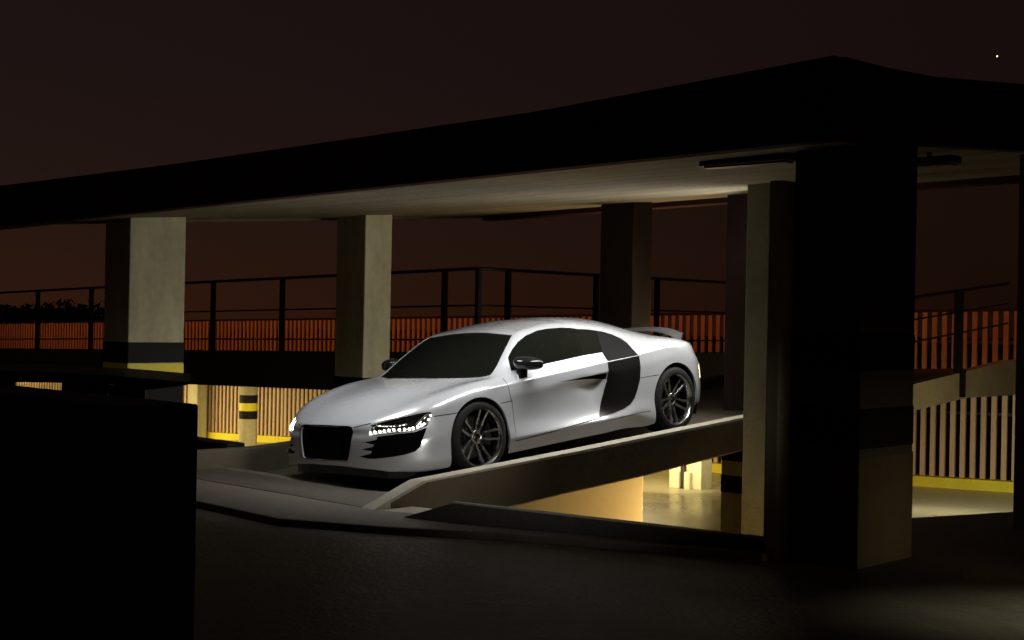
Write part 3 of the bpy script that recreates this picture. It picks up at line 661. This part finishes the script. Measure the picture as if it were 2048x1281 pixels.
def make_panel(faces, name, mats, centre=False, off=0, rim=.012, side=1, parent=None, sharp=True):
    """copy faces into an object of their own; centre=True mirrors and welds across y=0"""
    vm = {}; vs = []; ns = []; fs = []
    for f in faces:
        for v in f.verts:
            if v not in vm:
                vm[v] = len(vs); n_ = skin_normal(v.co); ns.append(n_); vs.append(v.co + n_ * off)
        fs.append([vm[v] for v in f.verts])
    if centre:
        n0 = len(vs); mp_ = {}
        for i in range(n0):
            if abs(vs[i].y) < 2e-5: vs[i].y = 0; mp_[i] = i
            else: mp_[i] = len(vs); vs.append(Vector((vs[i].x, -vs[i].y, vs[i].z))); ns.append(Vector((ns[i].x, -ns[i].y, ns[i].z)))
        fs += [[mp_[i] for i in f][::-1] for f in fs[:]]
    elif side < 0:
        vs = [Vector((v.x, -v.y, v.z)) for v in vs]; ns = [Vector((n_.x, -n_.y, n_.z)) for n_ in ns]; fs = [f[::-1] for f in fs]
    nf = len(fs)
    if rim:
        cnt = {}
        for f in fs:
            for a, b_ in zip(f, f[1:] + f[:1]): cnt[(a, b_)] = 1
        ex = {}
        for (a, b_) in list(cnt):
            if (b_, a) not in cnt:
                for k in (a, b_):
                    if k not in ex: ex[k] = len(vs); vs.append(vs[k] - ns[k] * rim); ns.append(ns[k])
                fs.append([b_, a, ex[a], ex[b_]])
    me = bpy.data.meshes.new(name); me.from_pydata(vs, [], fs); me.update()
    me.polygons.foreach_set('use_smooth', [True] * len(me.polygons))
    ln = []
    for p in me.polygons:
        if p.index < nf: ln += [tuple(ns[v]) for v in p.vertices]
        else: ln += [tuple(p.normal)] * len(p.vertices)
    me.normals_split_custom_set(ln)
    me.materials.append(mats)
    o = bpy.data.objects.new(name, me); sc.collection.objects.link(o); o.parent = parent or car
    return o
body = make_panel(groups['body'], 'body', M['paint'], centre=True, rim=.02)
make_panel(groups['bonnet'], 'bonnet', M['paint'], centre=True, rim=.0)
make_panel(groups['windscreen'], 'windscreen', M['tint'], centre=True, off=-.004, rim=0)
gr = make_panel(groups['grille'], 'grille', M['grille'], centre=True, off=-.03, rim=0)
lampside = {}
for s_ in (1, -1):
    dr = make_panel(groups['door'], 'door', M['paint'], side=s_)
    make_panel(groups['door_window'], 'window', M['tint'], side=s_, off=-.006, rim=0, parent=dr)
    make_panel(groups['quarter_window'], 'quarter_window', M['glass'], side=s_, off=-.006, rim=0)
    make_panel(groups['side_intake'], 'side_intake', M['inner'], side=s_, off=-.012, rim=0)  # dark panel, part intake gap, part painted shade under the door crease
    make_panel(groups['side_blade_top'], 'side_blade_top', M['bladetop'], side=s_, off=-.002)
    make_panel(groups['side_blade'], 'side_blade', M['blade'], side=s_, off=.004, rim=.03)
    ai = make_panel(groups['air_intake'], 'air_intake', M['inner'], side=s_, off=-.05, rim=0)
    h = make_panel(groups['headlight'], 'headlight', M['mirror'], side=s_, off=-.035, rim=0); lampside[s_] = h
    make_panel(groups['headlight'], 'cover', M['clear'], side=s_, off=-.002, rim=0, parent=h)
    led = [(.856,.516,.475),(.84,.557,.48),(.822,.595,.486),(.803,.631,.49),(.78,.663,.494),(.754,.695,.496),(.722,.73,.492),(.688,.758,.49),(.657,.78,.49),(.63,.798,.492),(.596,.817,.498),(.565,.831,.509),(.544,.841,.518),(.505,.854,.546),(.48,.859,.578)]
    for k, p in enumerate(led):
        n_ = skin_normal(Vector(p)); c = Vector(p) - n_ * .014 + Vector((0, 0, .006)); r_ = .0105 if k < 12 else .0075
        b = MB().add([c + Vector((math.cos(t) * math.cos(f_), math.sin(t) * math.cos(f_), math.sin(f_))) * r_ for f_ in (-1.2, -.4, .4, 1.2) for t in [2 * math.pi * q / 8 for q in range(8)]],
              [(a * 8 + q, a * 8 + (q + 1) % 8, (a + 1) * 8 + (q + 1) % 8, (a + 1) * 8 + q) for a in range(3) for q in range(8)] + [tuple(range(8))[::-1], tuple(range(24, 32))])
        b.v = [(v[0], v[1] * s_, v[2]) for v in b.v]; b.build('led', M['led'], h, smooth=True, off=False)
    b = MB(); q = []
    for p in led:
        n_ = skin_normal(Vector(p)); q.append(Vector(p) - n_ * .022 + Vector((0, 0, -.004)))
    b.path(q, .009, 8)
    top = [(.811,.541,.546),(.782,.612,.537),(.747,.668,.534),(.696,.725,.534),(.66,.757,.540)]
    b.path([Vector(p) - skin_normal(Vector(p)) * .018 for p in top], .006, 8)
    b.path([Vector(p) - skin_normal(Vector(p)) * .018 for p in [(.835, .53, .535), (.838, .545, .505), (.846, .535, .485)]], .007, 8)
    b.path([Vector(p) - skin_normal(Vector(p)) * .02 for p in [(.60, .80, .515), (.56, .815, .55), (.505, .83, .59), (.47, .845, .600)]], .011, 8)
    b.v = [(v[0], v[1] * s_, v[2]) for v in b.v]; b.build('reflector', M['lens'], h, smooth=True, off=False)
    b = MB()
    for c in ((.775, .60, .515), (.70, .69, .520)):
        c = Vector(c); c.y *= s_; d_ = Vector((.8, .6 * s_, 0)); b.tube(c - d_ * .10, c - d_ * .035, .020, 16, .026)
    b.build('projector', M['lens'], h, smooth=True, off=False)
    # horizontal fins in the air intake
    b = MB()
    for z in (.325, .375, .42):
        pts = []
        for t in [k / 8 for k in range(9)]:
            p = Vector((.885 - .36 * t ** 1.6, .46 + .42 * t, z + .01 * t)); loc = skin_bvh.find_nearest(p)[0]; n_ = skin_normal(loc)
            pts.append((loc - n_ * .028, n_))
        for (a, na), (c, nc) in zip(pts, pts[1:]):
            e = Vector((0, 0, .004)); b.hexa([a - e, a - na * .035 - e, c - nc * .035 - e, c - e], [a + e, a - na * .035 + e, c - nc * .035 + e, c + e])
    b.v = [(v[0], v[1] * s_, v[2]) for v in b.v]; b.build('fins', M['inner'], ai, smooth=False, off=False)
# dark inner shell behind the gaps (no glass, no wheel arches)
inn = make_panel([f for k in ('body', 'bonnet', 'gap', 'door', 'headlight', 'grille', 'side_blade', 'side_blade_top', 'quarter_window') for f in groups.get(k, [])], 'inner_shell', M['inner'], centre=True, off=-.055, rim=0)
b = MB().box(-3.25, .78, -.70, .70, .17, .19)
for cx_, cz_, r_ in ((0, .325, .375), (-2.69, .335, .385)):
    for s_ in (1, -1):
        a = .52 * s_; c = .905 * s_ * 1
        n_ = 28; vs = []
        for yy in (a, .89 * s_):
            for k in range(n_ + 1):
                t = -.5 + (math.pi + 1.0) * k / n_; vs.append((cx_ + r_ * math.cos(t), yy, cz_ + r_ * math.sin(t)))
        b.add(vs, [(k, k + 1, k + n_ + 2, k + n_ + 1) for k in range(n_)] + [tuple(range(n_ + 1))])
b.build('underbody', M['inner'], car, off=False)
# front splitter and side sill
b = MB()
pts = [Vector(p) for p in ((.90, 0, .195), (.895, .3, .192), (.86, .46, .182), (.79, .60, .165), (.70, .68, .15))]
pts = [Vector((p.x, -p.y, p.z)) for p in pts[:0:-1]] + pts
for a, c in zip(pts, pts[1:]):
    b.hexa([a + Vector((-.14, 0, -.065)), a + Vector((-.02, 0, -.065)), c + Vector((-.02, 0, -.065)), c + Vector((-.14, 0, -.065))], [a + Vector((-.2, 0, .02)), a + Vector((-.015, 0, .015)), c + Vector((-.015, 0, .015)), c + Vector((-.2, 0, .02))])
b.build('front_splitter', M['carbon'], car, off=False)
# chrome line round the grille
gp = [(0, .249), (.27, .252), (.30, .262), (.315, .30), (.34, .41), (.352, .497), (.335, .524), (.29, .533), (0, .537)]
pts = []
for y, z in gp: 
    hit = skin_bvh.ray_cast(Vector((2, y, z)), Vector((-1, 0, 0)))[0]; pts.append(hit + Vector((.0, 0, 0)))
pts += [Vector((p.x, -p.y, p.z)) for p in pts[::-1]][1:]
MB().path(pts, .0045, 8).build('surround', M['trim'], gr, smooth=True, off=False)
b = MB()
for k in range(9):
    z = .275 + k * .03; y = .31 + (z - .25) * .12
    h0 = skin_bvh.ray_cast(Vector((2, 0, z)), Vector((-1, 0, 0)))[0]
    b.box(h0.x - .06, h0.x - .035, -y + .01, y - .01, z - .004, z + .004)
b.build('bars', M['grille'], gr, off=False)
# mirrors
for s_ in (1, -1):
    bm = bmesh.new(); bmesh.ops.create_uvsphere(bm, u_segments=24, v_segments=16, radius=1)
    for v in bm.verts:
        x, y, z = v.co
        sq = lambda t, p: math.copysign(abs(t) ** p, t)
        x, y, z = sq(x, .85), sq(y, .62), sq(z, .72)
        if x < 0: x *= .55
        taper = 1 - .22 * max(0, y)
        v.co = Vector((-.655 + x * .095 * taper - .03 * y, (.918 + y * .128), .893 + z * .060 * taper - .012 * y))
        v.co.y *= s_
    bmesh.ops.recalc_face_normals(bm, faces=bm.faces)
    me = bpy.data.meshes.new('mirror'); bm.to_mesh(me); me.polygons.foreach_set('use_smooth', [True] * len(me.polygons)); me.materials.append(M['mirror'])
    o = bpy.data.objects.new('mirror', me); sc.collection.objects.link(o); o.parent = car
    b = MB(); a0, a1 = Vector((-.60, .86 * s_, .765)), Vector((-.63, .865 * s_, .86))
    b.hexa([a0 + Vector((x, y * s_, -.02)) for x, y in ((-.05, -.05), (.06, -.05), (.06, .025), (-.05, .025))], [a1 + Vector((x, y * s_, 0)) for x, y in ((-.04, -.03), (.05, -.03), (.05, .02), (-.04, .02))])
    b.build('bracket', M['mirror'], o, smooth=False, off=False, bevel=.01)
    # door handle pocket
    hb = MB(); hb.box(-1.575, -1.50, .887 * s_ - .006, .887 * s_ + .022, .704, .728)
# fixed wing on the tail
b = MB(); N = 24; prev = None
def wing(y):
    t = abs(y) / .62; return Vector((-3.34 + .17 * t ** 2.2, y, .990 - .062 * t ** 2.4))
for k in range(N):
    y0 = -.62 + 1.24 * k / N; y1 = -.62 + 1.24 * (k + 1) / N; a, c = wing(y0), wing(y1)
    b.hexa([a + Vector((.075, 0, -.012)), a + Vector((-.075, 0, .002)), c + Vector((-.075, 0, .002)), c + Vector((.075, 0, -.012))], [a + Vector((.075, 0, -.002)), a + Vector((-.075, 0, .022)), c + Vector((-.075, 0, .022)), c + Vector((.075, 0, -.002))])
wg = b.build('wing', M['wingdark'], car, smooth=True, off=False)
for s_ in (1, -1):
    a = wing(.615 * s_); b = MB().hexa([a + Vector((.09, -.012 * s_, -.075)), a + Vector((-.05, -.012 * s_, -.075)), a + Vector((-.05, .002 * s_, -.075)), a + Vector((.09, .002 * s_, -.075))], [a + Vector((.06, -.005 * s_, .0)), a + Vector((-.09, -.005 * s_, .022)), a + Vector((-.09, .009 * s_, .022)), a + Vector((.06, .009 * s_, .0))])
    b.build('end_plate', M['wingdark'], wg, off=False)
for s_ in (1, -1):
    MB().box(-3.37, -3.30, .30 * s_ - .008, .30 * s_ + .008, .86, .99).build('strut', M['carbon'], wg, off=False)
# seats, dashboard, steering wheel behind the glass
for s_ in (1, -1):
    b = MB(); y = .34 * s_
    b.hexa([(-1.02, y - .23, .32), (-1.50, y - .23, .30), (-1.50, y + .23, .30), (-1.02, y + .23, .32)], [(-1.0, y - .22, .50), (-1.45, y - .22, .44), (-1.45, y + .22, .44), (-1.0, y + .22, .50)])
    b.hexa([(-1.36, y - .22, .44), (-1.52, y - .22, .42), (-1.52, y + .22, .42), (-1.36, y + .22, .44)], [(-1.56, y - .17, .98), (-1.68, y - .15, .97), (-1.68, y + .15, .97), (-1.56, y + .17, .98)])
    b.hexa([(-1.57, y - .11, .98), (-1.67, y - .11, .98), (-1.67, y + .11, .98), (-1.57, y + .11, .98)], [(-1.60, y - .09, 1.09), (-1.67, y - .09, 1.09), (-1.67, y + .09, 1.09), (-1.60, y + .09, 1.09)])
    b.build('seat', M['carbon'], car, off=False, bevel=.03)
MB().hexa([(-.40, -.66, .45), (-.78, -.66, .45), (-.78, .66, .45), (-.40, .66, .45)], [(-.36, -.66, .77), (-.70, -.64, .80), (-.70, .64, .80), (-.36, .66, .77)]).build('dashboard', M['carbon'], car, off=False, bevel=.04)
b = MB(); c0 = Vector((-.86, .34, .76)); ax = Vector((-.92, 0, .38)); u_ = Vector((0, 1, 0)); v_ = ax.cross(u_)
b.path([c0 + (u_ * math.cos(t) + v_ * math.sin(t)) * .18 for t in [2 * math.pi * k / 24 for k in range(25)]], .016, 8)
b.tube(c0 - u_ * .17, c0 + u_ * .17, .014); b.tube(c0, c0 - ax * .15, .03)
b.build('steering_wheel', M['carbon'], car, off=False)
# wheels
def wheel(cx_, y, cz_, R_, w, ph, s_):
    w0 = thing('wheel', (cx_, y * s_, cz_), None, None); w0.parent = car
    rr = .245; o_ = .0
    lx = lambda prof: [(a * s_, r_) for a, r_ in prof]
    # outer face at offset 0, inboard is negative
    MB().lathe(lx([(-w, rr - .01), (-w - .005, R_ - .035), (-w + .02, R_ - .006), (-w * .75, R_), (-w * .25, R_), (-.03, R_ - .005), (-.008, R_ - .022), (.004, R_ - .045), (.002, rr + .008), (-.012, rr - .006)]), 'y', (0, 0, 0), 64, True).build('tyre', M['rubber'], w0, smooth=True, off=False)
    rim = MB().lathe(lx([(-.012, rr + .004), (.0, rr + .004), (.002, rr - .004), (-.012, rr - .013), (-.045, rr - .02), (-w * .6, rr - .03), (-w, rr - .02), (-w, rr)]), 'y', (0, 0, 0), 64, True).build('rim', M['chrome'], w0, smooth=True, off=False)
    b = MB()
    for k in range(5):
        a0 = ph + k * 2 * math.pi / 5
        for sd in (-1, 1):
            pts = []
            for (r_, off_, hw, dy) in ((.035, .014, .016, -.060), (.10, .029, .0155, -.052), (.17, .037, .0145, -.034), (.232, .044, .016, -.014)):
                pts.append((r_, off_ * sd, hw, dy))
            for p, q in zip(pts, pts[1:]):
                def P_(pp, sg, inner):
                    r_, of, hw, dy = pp; u = r_; v = of + sg * hw * (1 if inner else .72); x = u * math.cos(a0) - v * math.sin(a0); z = u * math.sin(a0) + v * math.cos(a0)
                    return (x, (dy - (.03 if inner else 0)) * s_, z)
                b.hexa([P_(p, -1, True), P_(q, -1, True), P_(q, 1, True), P_(p, 1, True)], [P_(p, -1, False), P_(q, -1, False), P_(q, 1, False), P_(p, 1, False)])
    b.lathe(lx([(-.10, .062), (-.055, .060), (-.050, .05), (-.060, .034), (-.060, .0)]), 'y', (0, 0, 0), 30)
    b.build('spokes', M['alloy'], w0, smooth=False, off=False, bevel=.002)
    b = MB().lathe(lx([(-.06, .034), (-.048, .030), (-.046, .0)]), 'y', (0, 0, 0), 30)
    for k in range(5):
        t = ph + (k + .5) * 2 * math.pi / 5; b.tube((.048 * math.cos(t), -.06 * s_, .048 * math.sin(t)), (.048 * math.cos(t), -.046 * s_, .048 * math.sin(t)), .008, 8)
    b.build('hub_cap', M['chrome'], w0, smooth=True, off=False)
    MB().lathe(lx([(-.115, .0), (-.112, .08), (-.118, .085), (-.118, .178), (-.145, .178), (-.145, .0)]), 'y', (0, 0, 0), 48).build('brake_disc', M['disc'], w0, smooth=True, off=False)
    b = MB(); 
    for t0 in [(-.5 + k * .17) + (math.pi if cx_ > -1 else 0) for k in range(6)]:
        t1 = t0 + .17; f = lambda r_, t, yy: (r_ * math.cos(t), yy * s_, r_ * math.sin(t))
        b.hexa([f(.12, t0, -.15), f(.20, t0, -.15), f(.20, t1, -.15), f(.12, t1, -.15)], [f(.12, t0, -.085), f(.20, t0, -.085), f(.20, t1, -.085), f(.12, t1, -.085)])
    b.build('brake_caliper', M['caliper'], w0, off=False)
    return w0
for s_ in (1, -1):
    for (cx_, y, cz_, R_, w, ph) in ((-.01, .918, .335, .322, .225, math.pi), (-2.69, .925, .338, .330, .28, math.pi - math.radians(48))):
        wheel(cx_, y, cz_, R_, w, ph, s_)
